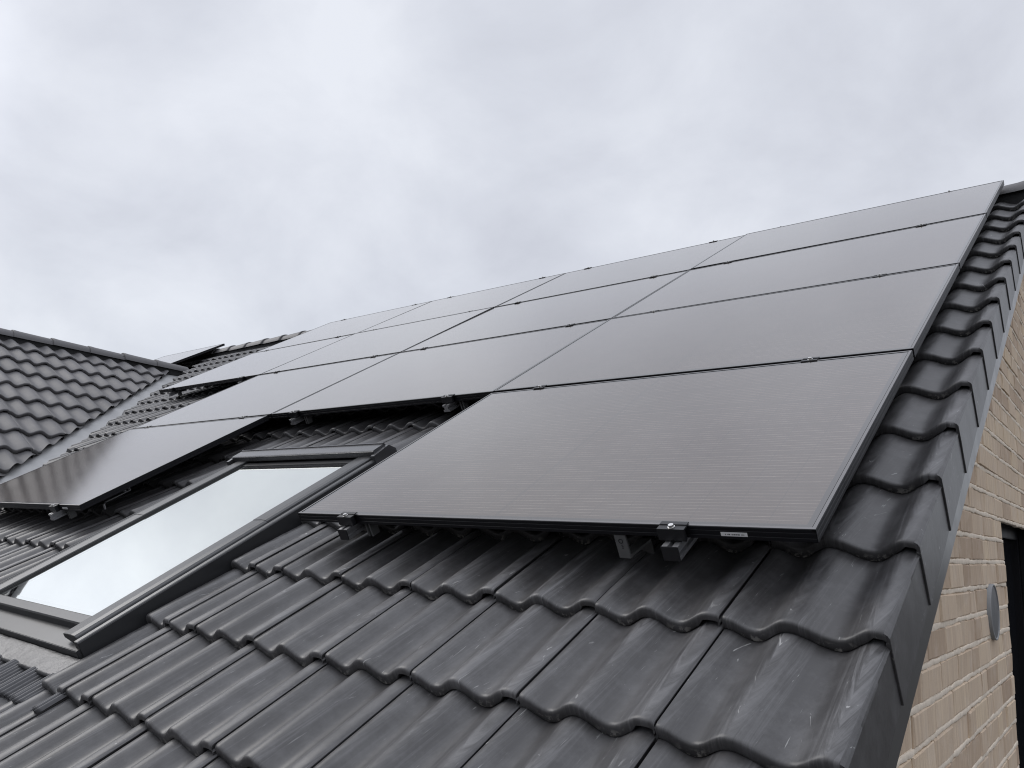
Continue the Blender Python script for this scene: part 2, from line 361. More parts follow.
def add_tile(mb, rand, prof, x, y, jit=True, cloak=False):
    dx = random.gauss(0, 0.0009) if jit else 0; dy = random.gauss(0, 0.0022) if jit else 0; dz = random.gauss(0, 0.0008) if jit else 0
    sk = random.gauss(0, 0.0020) if jit else 0
    pr = list(prof)
    P = []
    for (yy, zz) in ROWS:
        row = []
        for (s, z) in pr:
            zt = -yy*TILT if zz is None else zz - yy*TILT
            th = zz
            if zz is not None and zz < -0.012 and s > pr[-1][0]-0.033 and not cloak:       # interlock is thinner
                zt = (-0.016 if zz <= -TH+0.003 else zz) - yy*TILT
            row.append((x+s+dx, y+yy+dy+sk*(s/TW-0.5), z+zt+dz))
        P.append(row)
    n0 = len(mb.v); mb.grid(P, True)
    r = random.random(); zs = [max(0.0, min(1.0, 1+z/AMP)) for (_, z) in pr]
    for (yy, zz) in ROWS:
        lipm = 1.0 if (zz is not None and zz < -0.02) else 0.0
        for c in zs: rand.append((r, c, (r*7.13) % 1.0, lipm*max(0.0, 1-2.2*c)))
    return n0
def set_rand(me, rand):
    ca = me.color_attributes.new('tile_rand', 'FLOAT_COLOR', 'POINT')
    ca.data.foreach_set('color', np.asarray(rand, np.float32).ravel())
def tile_mesh(name, jobs, cuts=(), scale=1.0):
    """jobs: (profile, x, y); crest plane is z=0.  cuts: (co, no) planes, the +no side is removed"""
    mb = MB(); rand = []
    for (p, x, y) in jobs: add_tile(mb, rand, p, x, y)
    me = bpy.data.meshes.new(name); me.from_pydata([(v[0]*scale, v[1]*scale, v[2]*scale) for v in mb.v], [], mb.f); me.update()
    me.polygons.foreach_set('use_smooth', [True]*len(mb.f))
    set_rand(me, rand)
    bm = bmesh.new(); bm.from_mesh(me)
    for co, no in cuts:
        bmesh.ops.bisect_plane(bm, geom=bm.verts[:]+bm.edges[:]+bm.faces[:], plane_co=co, plane_no=no, clear_outer=True)
    # crisp edge where the seam wall meets the top
    for e in bm.edges:
        if len(e.link_faces) == 2 and e.calc_face_angle(0) > 1.0: e.smooth = False
    bm.to_mesh(me); bm.free(); return me

# valley line: where the two crest planes meet, in plan
def valley_wy(X): return (WW - (X-XW)*math.tan(PW) - ZC/math.cos(PIT))/math.tan(PIT)
def plan_to_main(X, wy, z): # point of the main slope (local) over a plan position
    Y = (wy + z*math.sin(PIT))/math.cos(PIT); return Vector((X, Y, z))
def plan_to_wing(X, wy, z):
    # local (a, b, z): X = XW - b cos + z sin
    b = (XW - X + z*math.sin(PW))/math.cos(PW); return Vector((wy, b, z))
vA = (-3.0, valley_wy(-3.0)); vB = (XW, valley_wy(XW))
a, b_ = plan_to_main(*vA, ZC), plan_to_main(*vB, ZC)
dM = (b_-a).normalized(); nM = Vector((-dM.y, dM.x, 0));
if nM.x > 0: nM = -nM                       # points to the wing (left/down)
GUT = 0.100
cutM = (a - nM*GUT - Vector((0,0,ZC)), nM)
a2, b2 = plan_to_wing(*vA, 0.0), plan_to_wing(*vB, 0.0)
dW = (b2-a2).normalized(); nW = Vector((-dW.y, dW.x, 0))
if nW.x < 0: nW = -nW                       # points to the main roof (+a)
cutW = (a2 - nW*GUT, nW)

MRC = MR @ T((0, 0, ZC))
SKX0, SKX1 = X0-TW*10, X0-TW*6               # opening for the skylight: -3.187 .. -1.981
jobs = []
NTOP = 15
for n in range(-5, NTOP):
    y = Y0+TE*n
    for k in range(1, 33):
        x = X0-TW*k
        if x > SKX0-1e-3 and x < SKX1-1e-3 and -2.5 < n < 2.5: continue
        if k == 6 and n > -7:
            jobs.append((HALF_L, x, y)); jobs.append((HALF_R, x+0.15075, y)); continue
        jobs.append((FULL, x, y))
main_me = tile_mesh('roof_tiles', jobs, [cutM])
main_me.materials.append(M_TILE)
main_roof = bpy.data.objects.new('main_roof', main_me); link(main_roof, MRC, house)
main_roof['label'] = 'main roof slope of glossy black wave tiles under the solar panels'
# the stretch of the main slope beyond the wing ridge
mir = lambda v: Vector((-v.x, v.y, v.z))
jobs = [(FULL, X0-TW*k, Y0+TE*n) for n in range(4, NTOP) for k in range(29, 48)]
cut2 = (Vector((2*XW-cutM[0].x, cutM[0].y, 0)), Vector((-nM.x, nM.y, 0)))
far_me = tile_mesh('roof_tiles_far', jobs, [cut2, (Vector((X0-TW*32, 0, 0)), Vector((1,0,0)))])
far_me.materials.append(M_TILE)
far_part = bpy.data.objects.new('far_roof', far_me); link(far_part, MRC, house)

# verge tiles: one object each
for n in range(-5, NTOP):
    mb = MB(); rand = []
    add_tile(mb, rand, VERGE, X0, Y0+TE*n, False)
    # cloak: the side that hangs down over the gable edge
    y0 = Y0+TE*n; xo = X0+VERGE[-1][0]; rows = []
    for yy, ox in ((-0.0005, 0.0022), (0.001, 0.0030), (0.10, 0.0016), (0.22, 0.0002), (0.332, -0.0016), (0.34, -0.0016)):
        zt = -0.011 - yy*TILT + (0.0 if yy > 0.01 else -0.0005)
        r0 = random.uniform(-.0004, .0004)
        rows.append([(xo-0.0060, y0+yy, -0.0055-yy*TILT), (xo-0.0002, y0+yy, -0.0098-yy*TILT), (xo+ox, y0+yy, zt-0.004), (xo+ox+0.0008+r0, y0+yy, zt-0.05), (xo+ox+0.0016, y0+yy, -0.156), (xo+ox-0.010, y0+yy, -0.158), (xo+ox-0.011, y0+yy, zt-0.03)])
    n1 = len(mb.v); mb.grid(rows, False)
    # front closing of the cloak thickness
    fr = rows[0]; mb.add([fr[1], fr[2], fr[3], fr[4], fr[5], fr[6]], [(0,1,2,3,4,5)])
    r = random.random()
    rand += [(r, 0.35, (r*7.13) % 1, 0)]*(len(mb.v)-n1)
    me = bpy.data.meshes.new('verge_tile'); me.from_pydata(mb.v, [], mb.f); me.update()
    me.polygons.foreach_set('use_smooth', mb.sm); set_rand(me, rand)
    bm = bmesh.new(); bm.from_mesh(me)
    for e in bm.edges:
        if len(e.link_faces) == 2 and e.calc_face_angle(0) > 0.9: e.smooth = False
    bm.to_mesh(me); bm.free()
    me.materials.append(M_TILE)
    o = bpy.data.objects.new('verge_tile', me); link(o, MRC, main_roof)

# underlay decks (solid roof below the tiles)
dk = MB()
cM = plan_to_main(*vA, -0.2); dMb = plan_to_main(*vB, -0.2)
dk.hexa([(-3.4,-1.75,-0.26),(0.10,-1.75,-0.26),(0.10,4.66,-0.26),(-9.0,4.66,-0.26),(-3.4,-1.75,-0.205),(0.10,-1.75,-0.205),(0.10,4.66,-0.205),(-9.0,4.66,-0.205)])
dk.box(-14.5,-9.0,3.3,4.66,-0.27,-0.21)
dk.build('roof_deck', M_DECK, MR, house)
# rear slopes, plain
rr = MB(); zr = 2.30
rr.add([(0.14,4.05,zr-.02),(-14.6,4.05,zr-.02),(-14.6,9.6,zr-.02-5.55*.6),(0.14,9.6,zr-.02-5.55*.6),
        (0.14,4.05,zr-.2),(-14.6,4.05,zr-.2),(-14.6,9.6,zr-.2-5.55*.6),(0.14,9.6,zr-.2-5.55*.6)], [(0,3,2,1),(4,5,6,7),(0,1,5,4),(1,2,6,5),(2,3,7,6),(3,0,4,7)])
rr.build('rear_roof', M_TILEW, Matrix.Identity(4), house)

# ------------------------------------------------------------------ ridge tiles
def ridge_mesh():
    mb = MB(); L_ = 0.435
    stations = [(0.0, 0.119), (0.003, 0.1235), (0.03, 0.1230), (0.07, 0.1185), (0.20, 0.114), (L_, 0.107)]
    P = []
    for (x, r) in stations:
        row = []
        for i in range(17):
            t = R(-82 + 164*i/16); row.append((x, math.sin(t)*r, math.cos(t)*r*0.93 - r*0.0))
        P.append(row)
    mb.grid(P, True)
    Pi = [[(0.0, y*0.86, z*0.86) for (_, y, z) in P[0]], P[0]]
    mb.grid(Pi, False)
    me = bpy.data.meshes.new('ridge_tile'); me.from_pydata(mb.v, [], mb.f); me.update(); me.polygons.foreach_set('use_smooth', mb.sm)
    set_rand(me, [(0.5, 0.3, 0.2, 0)]*len(mb.v)); me.materials.append(M_TILEW)
    sm = bmesh.new(); sm.from_mesh(me); bmesh.ops.recalc_face_normals(sm, faces=sm.faces); sm.to_mesh(me); sm.free()
    return me
RID = ridge_mesh()
PITCH = 0.405
x = 0.135
RZ = 2.268
while x > -14.4:                              # main ridge, collars to the right
    M = T((x, 4.075 + random.gauss(0,.002), RZ + random.gauss(0,.002))) @ Matrix.Rotation(math.pi, 4, 'Z') @ Matrix.Rotation(random.gauss(0,.006), 4, 'X')
    o = bpy.data.objects.new('ridge_tile', RID); link(o, M, main_roof if x > -9.5 else far_part); x -= PITCH

# ------------------------------------------------------------------ wing
jobs = []
for n in range(1, 17):
    for k in range(-26, 13):
        jobs.append((FULL, k*TW+0.09, -TE*n-0.02))
wing_me = tile_mesh('wing_tiles', jobs, [cutW, (Vector((0,-0.06,0)), Vector((0,1,0)))], 1.2)
wing_me.materials.append(M_TILEW)
wing = bpy.data.objects.new('wing_roof', wing_me); link(wing, MWG, house)
wing['label'] = 'lower wing roof of matt dark grey tiles at the left, with its own ridge'
y = vB[1] - 0.10 - 0.41
WRZ = 1.972 - 0.112
yy = 3.46 - 0.435
k = 0
while yy > -8.0:
    M = T((XW + random.gauss(0,.002), yy, WRZ + random.gauss(0,.002))) @ Matrix.Rotation(math.pi/2, 4, 'Z') @ Matrix.Rotation(random.gauss(0,.006), 4, 'X')
    o = bpy.data.objects.new('ridge_tile', RID); link(o, M, wing); yy -= 0.415
rf = MB(); rf.box(XW-.088, XW+.088, -8.0, 3.34, 1.62, 1.915); rf.build('ridge_filler', M_DECK, Matrix.Identity(4), wing)
rf = MB(); rf.box(-14.4, 0.10, 3.985, 4.165, 1.95, RZ+.045); rf.build('ridge_filler', M_DECK, Matrix.Identity(4), main_roof)
wd = MB()
zb = -0.115
pA = plan_to_wing(*vA, zb); pB = plan_to_wing(*vB, zb)
wd.hexa([(-8,-5.4,zb-.06),(pA.x-.6,-5.4,zb-.06),(pB.x+.02,-0.02,zb-.06),(-8,-0.02,zb-.06),(-8,-5.4,zb),(pA.x-.6,-5.4,zb),(pB.x+.02,-0.02,zb),(-8,-0.02,zb)])
wd.build('wing_deck', M_DECK, MWG, house)
wr = MB()
wr.hexa([(XW,-8,WW-.20),(XW,3.6,WW-.20),(XW-5.2,3.6,WW-.2-5.2*.527),(XW-5.2,-8,WW-.2-5.2*.527),(XW,-8,WW-.06),(XW,3.6,WW-.06),(XW-5.2,3.6,WW-.06-5.2*.527),(XW-5.2,-8,WW-.06-5.2*.527)])
wr.build('wing_rear_roof', M_TILEW, Matrix.Identity(4), house)
# valley gutter: folded zinc sheet
vg = MB()
def world_main(X, wy, z): return MR @ plan_to_main(X, wy, z)
def gutter_row(X):
    wy = valley_wy(X); zz = -0.086
    c = MR @ (plan_to_main(X, wy, ZC) + Vector((0,0,zz)))
    m1 = MR @ (plan_to_main(X, wy, ZC) + Vector((0,0,zz)) - nM*0.30)
    w1 = MWG @ (plan_to_wing(X, wy, 0) + Vector((0,0,zz)) - nW*0.30)
    c2 = (MWG @ (plan_to_wing(X, wy, 0) + Vector((0,0,zz))))
    c = (c + c2)/2
    return [m1, c*0.97+m1*0.03, c+Vector((0,0,0.012)), c*0.97+w1*0.03, w1]
rows = [gutter_row(-3.2 - i*(XW+3.2)/-24.0) for i in range(25)]
vg.grid(rows, False)
vg.build('valley_gutter', M_ZINC, Matrix.Identity(4), house)

# ------------------------------------------------------------------ gable wall, trim, window, vent
tr = MB()
tr.prism([(0.085,-0.352),(0.128,-0.350),(0.134,-0.346),(0.134,-0.262),(0.137,-0.258),(0.137,-0.250),(0.085,-0.250)], 'y', -1.75, 4.70)
tr.build('verge_trim', M_TRIM, MR, house)
XB = 0.080                                     # brick face
def under(wy): return wy*math.tan(PIT) - 0.300/math.cos(PIT) if wy < 4.0 else 4.0*math.tan(PIT)-0.3/math.cos(PIT) - (wy-4.0)*0.6
WIN = (2.03, 3.40, -2.3, 0.132)                # window opening: y0,y1,z0,z1
BED0, CH = 0.030, 0.0828
mb = MB(); rand = []; mo = MB()
zrow = BED0 - CH*42
while zrow < 2.1:
    z0 = zrow + 0.0068; z1 = zrow + CH - 0.0068
    wy = -1.25 + random.uniform(-0.2, 0)
    while wy < 9.2:
        w = random.choice([0.108, 0.226, 0.226, 0.226, 0.226])*random.uniform(0.97, 1.02)
        segs = [(wy, wy+w)]
        if z0 < WIN[3]-0.02 and z1 > WIN[2]:
            segs2 = []
            for (p, q) in segs:
                if q <= WIN[0] or p >= WIN[1]: segs2.append((p, q))
                else:
                    if p < WIN[0]-0.03: segs2.append((p, WIN[0]))
                    if q > WIN[1]+0.03: segs2.append((WIN[1], q))
            segs = segs2
        for (p, q) in segs:
            if min(under(p), under(q)) < z1 or p < -1.2: continue
            if zrow < -2.2 and p > 3.5: pass
            j = lambda s=0.0014: random.gauss(0, s)
            xo = XB + j(0.0016); g_ = 0.0022 + abs(j(.0012))
            be = 0.004
            front = [(xo+j(.0008), p+g_+be+j(), z0+be+j()), (xo+j(.0008), q-g_-be+j(), z0+be+j()), (xo+j(.0008), q-g_-be+j(), z1-be+j()), (xo+j(.0008), p+g_+be+j(), z1-be+j())]
            edge = [(xo-be, p+g_, z0+j()), (xo-be, q-g_, z0+j()), (xo-be, q-g_, z1+j()), (xo-be, p+g_, z1+j())]
            back = [(xo-0.05, a_[1], a_[2]) for a_ in edge]
            n0 = len(mb.v)
            mb.add(front+edge+back, [(0,1,2,3)] + [(4+i, 4+(i+1) % 4, (i+1) % 4, i) for i in range(4)] + [(8+i, 8+(i+1) % 4, 4+(i+1) % 4, 4+i) for i in range(4)])
            r = random.random(); rand += [(r, 0, 0, 1)]*(len(mb.v)-n0)
        wy += w + 0.004
    # bed joint: ragged bead of mortar
    ys = np.arange(-1.2, 9.1, 0.010); pts = []; wt = wu = wd_ = 0.0
    for yv in ys:
        if under(yv) < zrow+0.012: continue
        if WIN[0]-.004 < yv < WIN[1]+.004 and WIN[2] < zrow < WIN[3]-.02: 
            if len(pts) > 1: mo.grid(pts, True)
            pts = []; continue
        wt = .75*wt + random.gauss(0, .0011); wu = .75*wu + random.gauss(0, .0011); wd_ = .8*wd_ + random.gauss(0, .00045)
        d = wd_ - .0008
        pts.append([(XB-.016, yv, zrow-.0084+wt), (XB-.0012+d, yv, zrow-.0072+wt), (XB+d, yv, zrow-.0046+wt), (XB+d*.9, yv, zrow+.0046+wu), (XB-.0012+d, yv, zrow+.0072+wu), (XB-.016, yv, zrow+.0084+wu)])
    if len(pts) > 1: mo.grid(pts, True)
    zrow += CH
me = bpy.data.meshes.new('gable_wall'); me.from_pydata(mb.v, [], mb.f); me.update(); set_rand(me, rand)
bm = bmesh.new(); bm.from_mesh(me); bmesh.ops.recalc_face_normals(bm, faces=bm.faces); bm.to_mesh(me); bm.free()
me.materials.append(M_BRICK)
gable = bpy.data.objects.new('gable_wall', me); link(gable, Matrix.Identity(4), house); gable['label'] = 'pale buff brick gable wall below the roof edge'
# mortar backing with the opening left free
def slab(mo, poly):
    n = len(poly); P = [(XB-0.006, a_, b2_) for a_, b2_ in poly] + [(XB-0.30, a_, b2_) for a_, b2_ in poly]
    mo.add(P, [tuple(range(n)), tuple(range(n, 2*n))[::-1]] + [(i, (i+1) % n, n+(i+1) % n, n+i) for i in range(n)])
slab(mo, [(-1.25,GROUND_Z), (WIN[0],GROUND_Z), (WIN[0],under(WIN[0])), (-1.25,under(-1.25))])
slab(mo, [(WIN[0],WIN[3]), (WIN[1],WIN[3]), (WIN[1],under(WIN[1])), (WIN[0],under(WIN[0]))])
slab(mo, [(WIN[0],GROUND_Z), (WIN[1],GROUND_Z), (WIN[1],WIN[2]), (WIN[0],WIN[2])])
slab(mo, [(WIN[1],GROUND_Z), (9.2,GROUND_Z), (9.2,under(9.2)), (4.0,under(4.0)), (WIN[1],under(WIN[1]))])
mo.build('mortar', M_MORTAR, Matrix.Identity(4), gable)
ow = MB()                                      # remaining outer walls, plain
ow.box(-4.6, XB-0.31, -1.25, -0.95, GROUND_Z, -1.02); ow.box(-14.4, XB-0.31, 8.9, 9.2, GROUND_Z, -1.05)
ow.box(-4.7, -4.4, -8.0, -1.0, GROUND_Z, -0.99); ow.box(-13.6, -4.71, -8.0, -7.7, GROUND_Z, -1.0)
ow.box(-14.4, -14.1, -8, 8.89, GROUND_Z, -1.3)
ow.build('outer_wall', M_PLASTER, Matrix.Identity(4), house)
wn = MB(); x1 = XB-0.095
for bx_ in ((WIN[0], WIN[0]+.012, WIN[2], WIN[3]-.002), (WIN[1]-.012, WIN[1], WIN[2], WIN[3]-.002), (WIN[0]+.0121, WIN[1]-.0121, WIN[3]-.014, WIN[3]-.002)): wn.box(x1+.0005, XB-.014, *bx_)  # black lining boards added in the reveal so the pane mirrors dark
wn.box(x1-.07, x1, WIN[0], WIN[0]+.065, WIN[2], WIN[3]-.002); wn.box(x1-.07, x1, WIN[1]-.065, WIN[1], WIN[2], WIN[3]-.002)
wn.box(x1-.07, x1, WIN[0]+.065, WIN[1]-.065, WIN[3]-.070, WIN[3]-.002); wn.box(x1-.07, x1, WIN[0]+.065, WIN[1]-.065, WIN[2], WIN[2]+.07)
win = wn.build('window', M_WIN, Matrix.Identity(4), house, 0.003, 'narrow black framed window in the gable wall')
gp = MB(); gp.box(x1-.045, x1-.030, WIN[0]+.06, WIN[1]-.06, WIN[2]+.06, WIN[3]-.06); gp.build('pane', M_DGLASS, Matrix.Identity(4), win)
ve = MB(); vc = Vector((XB-0.02, 1.602, -0.221)); n = 36
def ring(x, r): return [(x, vc.y+r*math.cos(2*math.pi*i/n), vc.z+r*math.sin(2*math.pi*i/n)) for i in range(n+1)]
ve.grid([ring(XB-.02, .0945), ring(XB+.0095, .0945), ring(XB+.0115, .0930), ring(XB+.0115, .0890), ring(XB+.008, .0880)], True)
vent = ve.build('wall_vent', M_VENT, Matrix.Identity(4), house, 0, 'round grey vent on the brick gable')
vf = MB(); rr_ = [ring(XB+.0085, .0885), ring(XB+.0095, .05), ring(XB+.0100, .001)]; vf.grid(rr_, True); vf.build('vent_cover', M_VENTF, Matrix.Identity(4), vent)

# ------------------------------------------------------------------ skylight (slope coordinates)
SX1, SX0 = -1.992, -3.125; SY0, SY1 = -0.690, 0.725
GX1, GX0 = -2.122, -2.985; GY0, GY1 = -0.570, 0.592
fm = MB()
def side(x_out, x_in, s):                       # s=+1 right side
    # outer frame: thin ledge and tall side face
    fm.prism([(x_out, -0.17), (x_out, -0.083), (x_out - s*.004, -0.079), (x_out - s*.022, -0.0775), (x_out - s*.026, -0.081), (x_out - s*.028, -0.105), (x_out - s*.03, -0.17)], 'y', SY0+0.012, SY1-0.03)
side(SX1, GX1, 1); side(SX0, GX0, -1)
# lower frame cover: sloping ledge and front face
fm.prism([(SY0, -0.140), (SY0, -0.106), (SY0+.003, -0.103), (SY0+.085, -0.1005), (SY0+.09, -0.140)], 'x', SX0+.004, SX1-.004)
fm.box(SX0+.03, SX1-.03, SY1-.1, SY1-.005, -0.17, -0.085)
sky = fm.build('skylight', M_CLAD, MR, house, 0.0012, 'roof window in dark cladding set into the tiles')
sh = MB()
def sash(x_out, x_in, s, y0, y1, dz):
    sh.prism([(x_in, -0.088), (x_in, -0.0755+dz), (x_in + s*.003, -0.0725+dz), (x_in + s*.060, -0.0700+dz), (x_in + s*.083, -0.0715+dz), (x_in + s*.093, -0.0765+dz), (x_in + s*.097, -0.088), (x_in + s*.097, -0.115)] , 'y', y0, y1)
sash(SX1, GX1, 1, SY0+.026, 0.060, 0); sash(SX1, GX1, 1, 0.0595, SY1-.09, 0.0014)
sash(SX0, GX0, -1, SY0+.026, 0.060, 0); sash(SX0, GX0, -1, 0.0595, SY1-.09, 0.0014)
sh.prism([(GY0, -0.090), (GY0, -0.0765), (GY0-.003, -0.0735), (GY0-.038, -0.0735), (GY0-.042, -0.0765), (GY0-.044, -0.110), (GY0, -0.110)], 'x', GX0-.001, GX1+.001)
sh.prism([(GY1, -0.092), (GY1, -0.083), (GY1+.03, -0.082), (GY1+.03, -0.11), (GY1, -0.11)], 'x', GX0-.001, GX1+.001)
sh.build('sash', M_CLAD, MR, sky, 0.0010)
gk = MB(); 
gk.box(GX1-.006, GX1-.0005, GY0, GY1, -.09, -.0795); gk.box(GX0+.0005, GX0+.006, GY0, GY1, -.09, -.0795); gk.box(GX0+.006, GX1-.006, GY0+.0005, GY0+.005, -.09, -.0795)
gk.build('gasket', M_GASK, MR, sky)
pn = MB(); pn.add([(GX0+.004,GY0+.004,-.083),(GX1-.004,GY0+.004,-.083),(GX1-.004,GY1-.002,-.083),(GX0+.004,GY1-.002,-.083)], [(0,1,2,3)])
pn.build('pane', M_PANE, MR, sky)
ln = MB()
for (xa, xb, ya, yb) in ((GX0-.01, GX0+.030, GY0-.01, GY1+.01), (GX1-.030, GX1+.01, GY0-.01, GY1+.01), (GX0+.030, GX1-.030, GY1-.035, GY1+.01), (GX0+.030, GX1-.030, GY0-.01, GY0+.03)): ln.box(xa, xb, ya, yb, -.0935, -.0885)
ln.build('spacer', M_SPACER, MR, sky)
bd = MB(); bd.box(GX0-.01, GX1+.01, GY0-.01, GY1+.01, -.125, -.094); bd.build('blind', M_BLIND, MR, sky)
hd = MB()
hd.prism([(0.632,-0.078), (0.626,-0.072), (0.626,-0.049), (0.630,-0.045), (0.688,-0.043), (0.690,-0.038), (0.696,-0.038), (0.700,-0.045), (0.725,-0.075), (0.725,-0.15), (0.70,-0.15), (0.69,-0.078)], 'x', SX0+.022, SX1-.022)
hd.prism([(0.600,-0.090), (0.602,-0.060), (0.700,-0.050), (0.732,-0.080), (0.732,-0.12), (0.60,-0.12)], 'x', SX1-.0215, SX1+.002)
hd.prism([(0.600,-0.090), (0.602,-0.060), (0.700,-0.050), (0.732,-0.080), (0.732,-0.12), (0.60,-0.12)], 'x', SX0-.002, SX0+.0215)
hd.build('top_hood', M_HOOD, MR, sky, 0.0012)
fl = MB()                                        # side gutters and upper flashing
fl.box(SX0-.10, SX0-.001, -0.80, 0.74, -.172, -.160); fl.box(SX1+.001, SX1+.05, -0.80, 0.74, -.182, -.170)
fl.box(SX0-.02, SX1+.02, 0.735, 1.0, -.166, -.155)
fl.prism([(SX0-.062,-.160),(SX0-.060,-.118),(SX0-.052,-.114),(SX0-.050,-.160)], 'y', -0.78, 0.74)
fl.build('side_flashing', M_FLASH, MR, sky)
ap = MB(); rows = []
for i in range(9):
    t = i/8; yv = SY0-.002 - t*0.078; row = []
    for j in range(60):
        xv = SX0-.06 + (SX1+.055-SX0+.06)*j/59
        row.append((xv, yv + (random.gauss(0,.0008) if i == 8 else 0), -0.126 - 0.008*t + 0.0022*math.sin(xv*9+1)*t + random.gauss(0,.0004)))
    rows.append(row)
rows.append([(x_, y_-.0012, z_-.006) for (x_, y_, z_) in rows[-1]])
ap.grid(rows, True); ap.build('apron', M_LEAD, MR, sky)
# pleated skirt draped over the course below
sprof = np.array(FULL)
def surf(xv, yv, n):
    y0 = Y0+TE*n; s = ((xv-X0) % TW); z = np.interp(s, sprof[4:-4,0], sprof[4:-4,1])
    return ZC + z - TILT*(yv-y0)
pl = MB(); rows = []
xs = np.arange(SX0-.06, SX1+.165, 0.0018)
for t in np.linspace(0, 1, 8):
    row = []
    for i, xv in enumerate(xs):
        ye = -0.873 + 0.006*math.sin(xv*41.7) + 0.004*math.sin(xv*83); yv = -0.760 + (ye+0.760)*t
        zz = surf(xv, yv, -3); zz = 0.6*zz + 0.2*surf(xv-.012, yv, -3) + 0.2*surf(xv+.012, yv, -3)
        pleat = 0.0048*math.sin(2*math.pi*xv/0.0120)
        row.append((xv, yv, zz + 0.0080 + pleat + (0.004*(1-t))))
    rows.append(row)
rows.append([(x_, y_+.002, z_-.005) for (x_, y_, z_) in rows[-1]])
pl.grid(rows, True); pl.build('pleated_flashing', M_PLEAT, MR, sky)

# ------------------------------------------------------------------ solar panels
PWD, PHT, GAPX, GAPY, FT = 1.722, 1.134, 0.006, 0.020, 0.030
def frame_mesh():
    mb = MB(); w, h = -PWD, PHT; lip = 0.009
    def bar(p0, p1, q0, q1, z0, z1):
        mb.box(min(p0,p1), max(p0,p1), min(q0,q1), max(q0,q1), z0, z1)
    # outer faces carry shallow grooves, so build each side as a profile
    prof = [(0,-FT), (0,-FT*.74), (.0008,-FT*.72), (.0008,-FT*.60), (0,-FT*.58), (0,-FT*.34), (.0008,-FT*.32), (.0008,-FT*.25), (0,-FT*.23), (0,-.0012), (.0012,0), (lip,0), (lip,-.0045), (.002,-.0060), (.002,-FT+.002), (.022,-FT+.002), (.022,-FT)]
    mb.prism([(u, z) for u, z in prof], 'x', w+.0003, -.0003)                    # lower side (u = y)
    mb.prism([(h-u, z) for u, z in prof], 'x', w+.0003, -.0003)                  # upper side
    mb.prism([(-u, z) for u, z in prof], 'y', 0, h)                              # right
    mb.prism([(w+u, z) for u, z in prof], 'y', 0, h)
    return mb.mesh('frame')
FR = frame_mesh(); FR.materials.append(M_FRAME); 
me_lip = MB(); lp = 0.0088
for (x0_, x1_, y0_, y1_) in ((-PWD+.001, -.001, .0012, lp), (-PWD+.001, -.001, PHT-lp, PHT-.0012), (-lp, -.0012, lp, PHT-lp), (-PWD+.0012, -PWD+lp, lp, PHT-lp)):
    me_lip.add([(x0_,y0_,.0004),(x1_,y0_,.0004),(x1_,y1_,.0004),(x0_,y1_,.0004)], [(0,1,2,3)])
LIP = me_lip.mesh('frame_lip'); LIP.materials.append(M_EDGE)
gl = MB(); gl.box(-PWD+.0105, -.0105, .0105, PHT-.0105, -.0042, -.0008)
GL = gl.mesh('glass'); GL.materials.append(M_PV)
sk = MB(); sk.add([(-.206,-.0006,-.0125),(-.146,-.0006,-.0125),(-.146,-.0006,-.0225),(-.206,-.0006,-.0225)], [(0,1,2,3)])
SK = sk.mesh('sticker'); SK.materials.append(M_WHITE)
pr = MB(); xq = -.196
for i in range(17):
    wq = random.choice([.0010,.0016,.0024]); 
    if random.random() < .8: pr.add([(xq,-.0009,-.0165-random.random()*.001),(xq+wq,-.0009,-.0165),(xq+wq,-.0009,-.0196),(xq,-.0009,-.0196)], [(0,1,2,3)])
    xq += wq + .0009
PR = pr.mesh('print'); PR.materials.append(M_PRINT)
COLX = [-(PWD+GAPX)*i - (GAPX/2 if i == 0 else 0)*0 for i in range(4)]
PANELS = [
 (0,0,'large black solar panel nearest the camera, lowest in the right-hand column, its bottom clamps showing'),
 (0,1,'black solar panel directly above the nearest panel, second up in the right-hand column'),
 (0,2,'black solar panel third from the bottom of the right-hand column, one below the ridge panel'),
 (0,3,'black solar panel at the top right corner of the array, beside roof verge and ridge'),
 (1,1,'black solar panel directly above the skylight, its open lower frame over the black gap'),
 (1,2,'black solar panel two rows above the skylight, between the third-row panels of its neighbours'),
 (1,3,'black solar panel in the ridge row, second from the right-hand verge'),
 (2,0,'low black solar panel left of the skylight, mirroring the wing roof tiles'),
 (2,1,'black solar panel directly above the one mirroring the wing roof, beside the valley gutter'),
 (2,2,'black solar panel third up in the column left of the skylight, under the ridge row'),
 (2,3,'black solar panel in the ridge row, third from the right-hand verge'),
 (3,2,'farthest left black solar panel below the ridge row, overhanging tiles by the valley'),
 (3,3,'black solar panel at the far left end of the ridge row, beside bare ridge tiles'),
]
def panel(M, label):
    t = thing('solar_panel', M, label, 'solar panel', 'black solar panels mounted on the roof')
    f = link(bpy.data.objects.new('frame', FR), M, t)
    link(bpy.data.objects.new('frame_lip', LIP), M, f)
    link(bpy.data.objects.new('glass', GL), M, t)
    return t
for (c, r, lab) in PANELS:
    M = MR @ T((-(PWD+GAPX)*c, (PHT+GAPY)*r, random.uniform(-.0003,.0003))) @ Matrix.Rotation(R(random.gauss(0,.06)), 4, 'X') @ Matrix.Rotation(R(random.gauss(0,.06)), 4, 'Y')
    t = panel(M, lab)
    if r == 0:
        s = link(bpy.data.objects.new('sticker', SK), M, t); link(bpy.data.objects.new('print', PR), M, s)
panel(MR @ T((-9.50, 3.625, 0)), 'small distant solar panel beyond the wing ridge, apart from the main array')

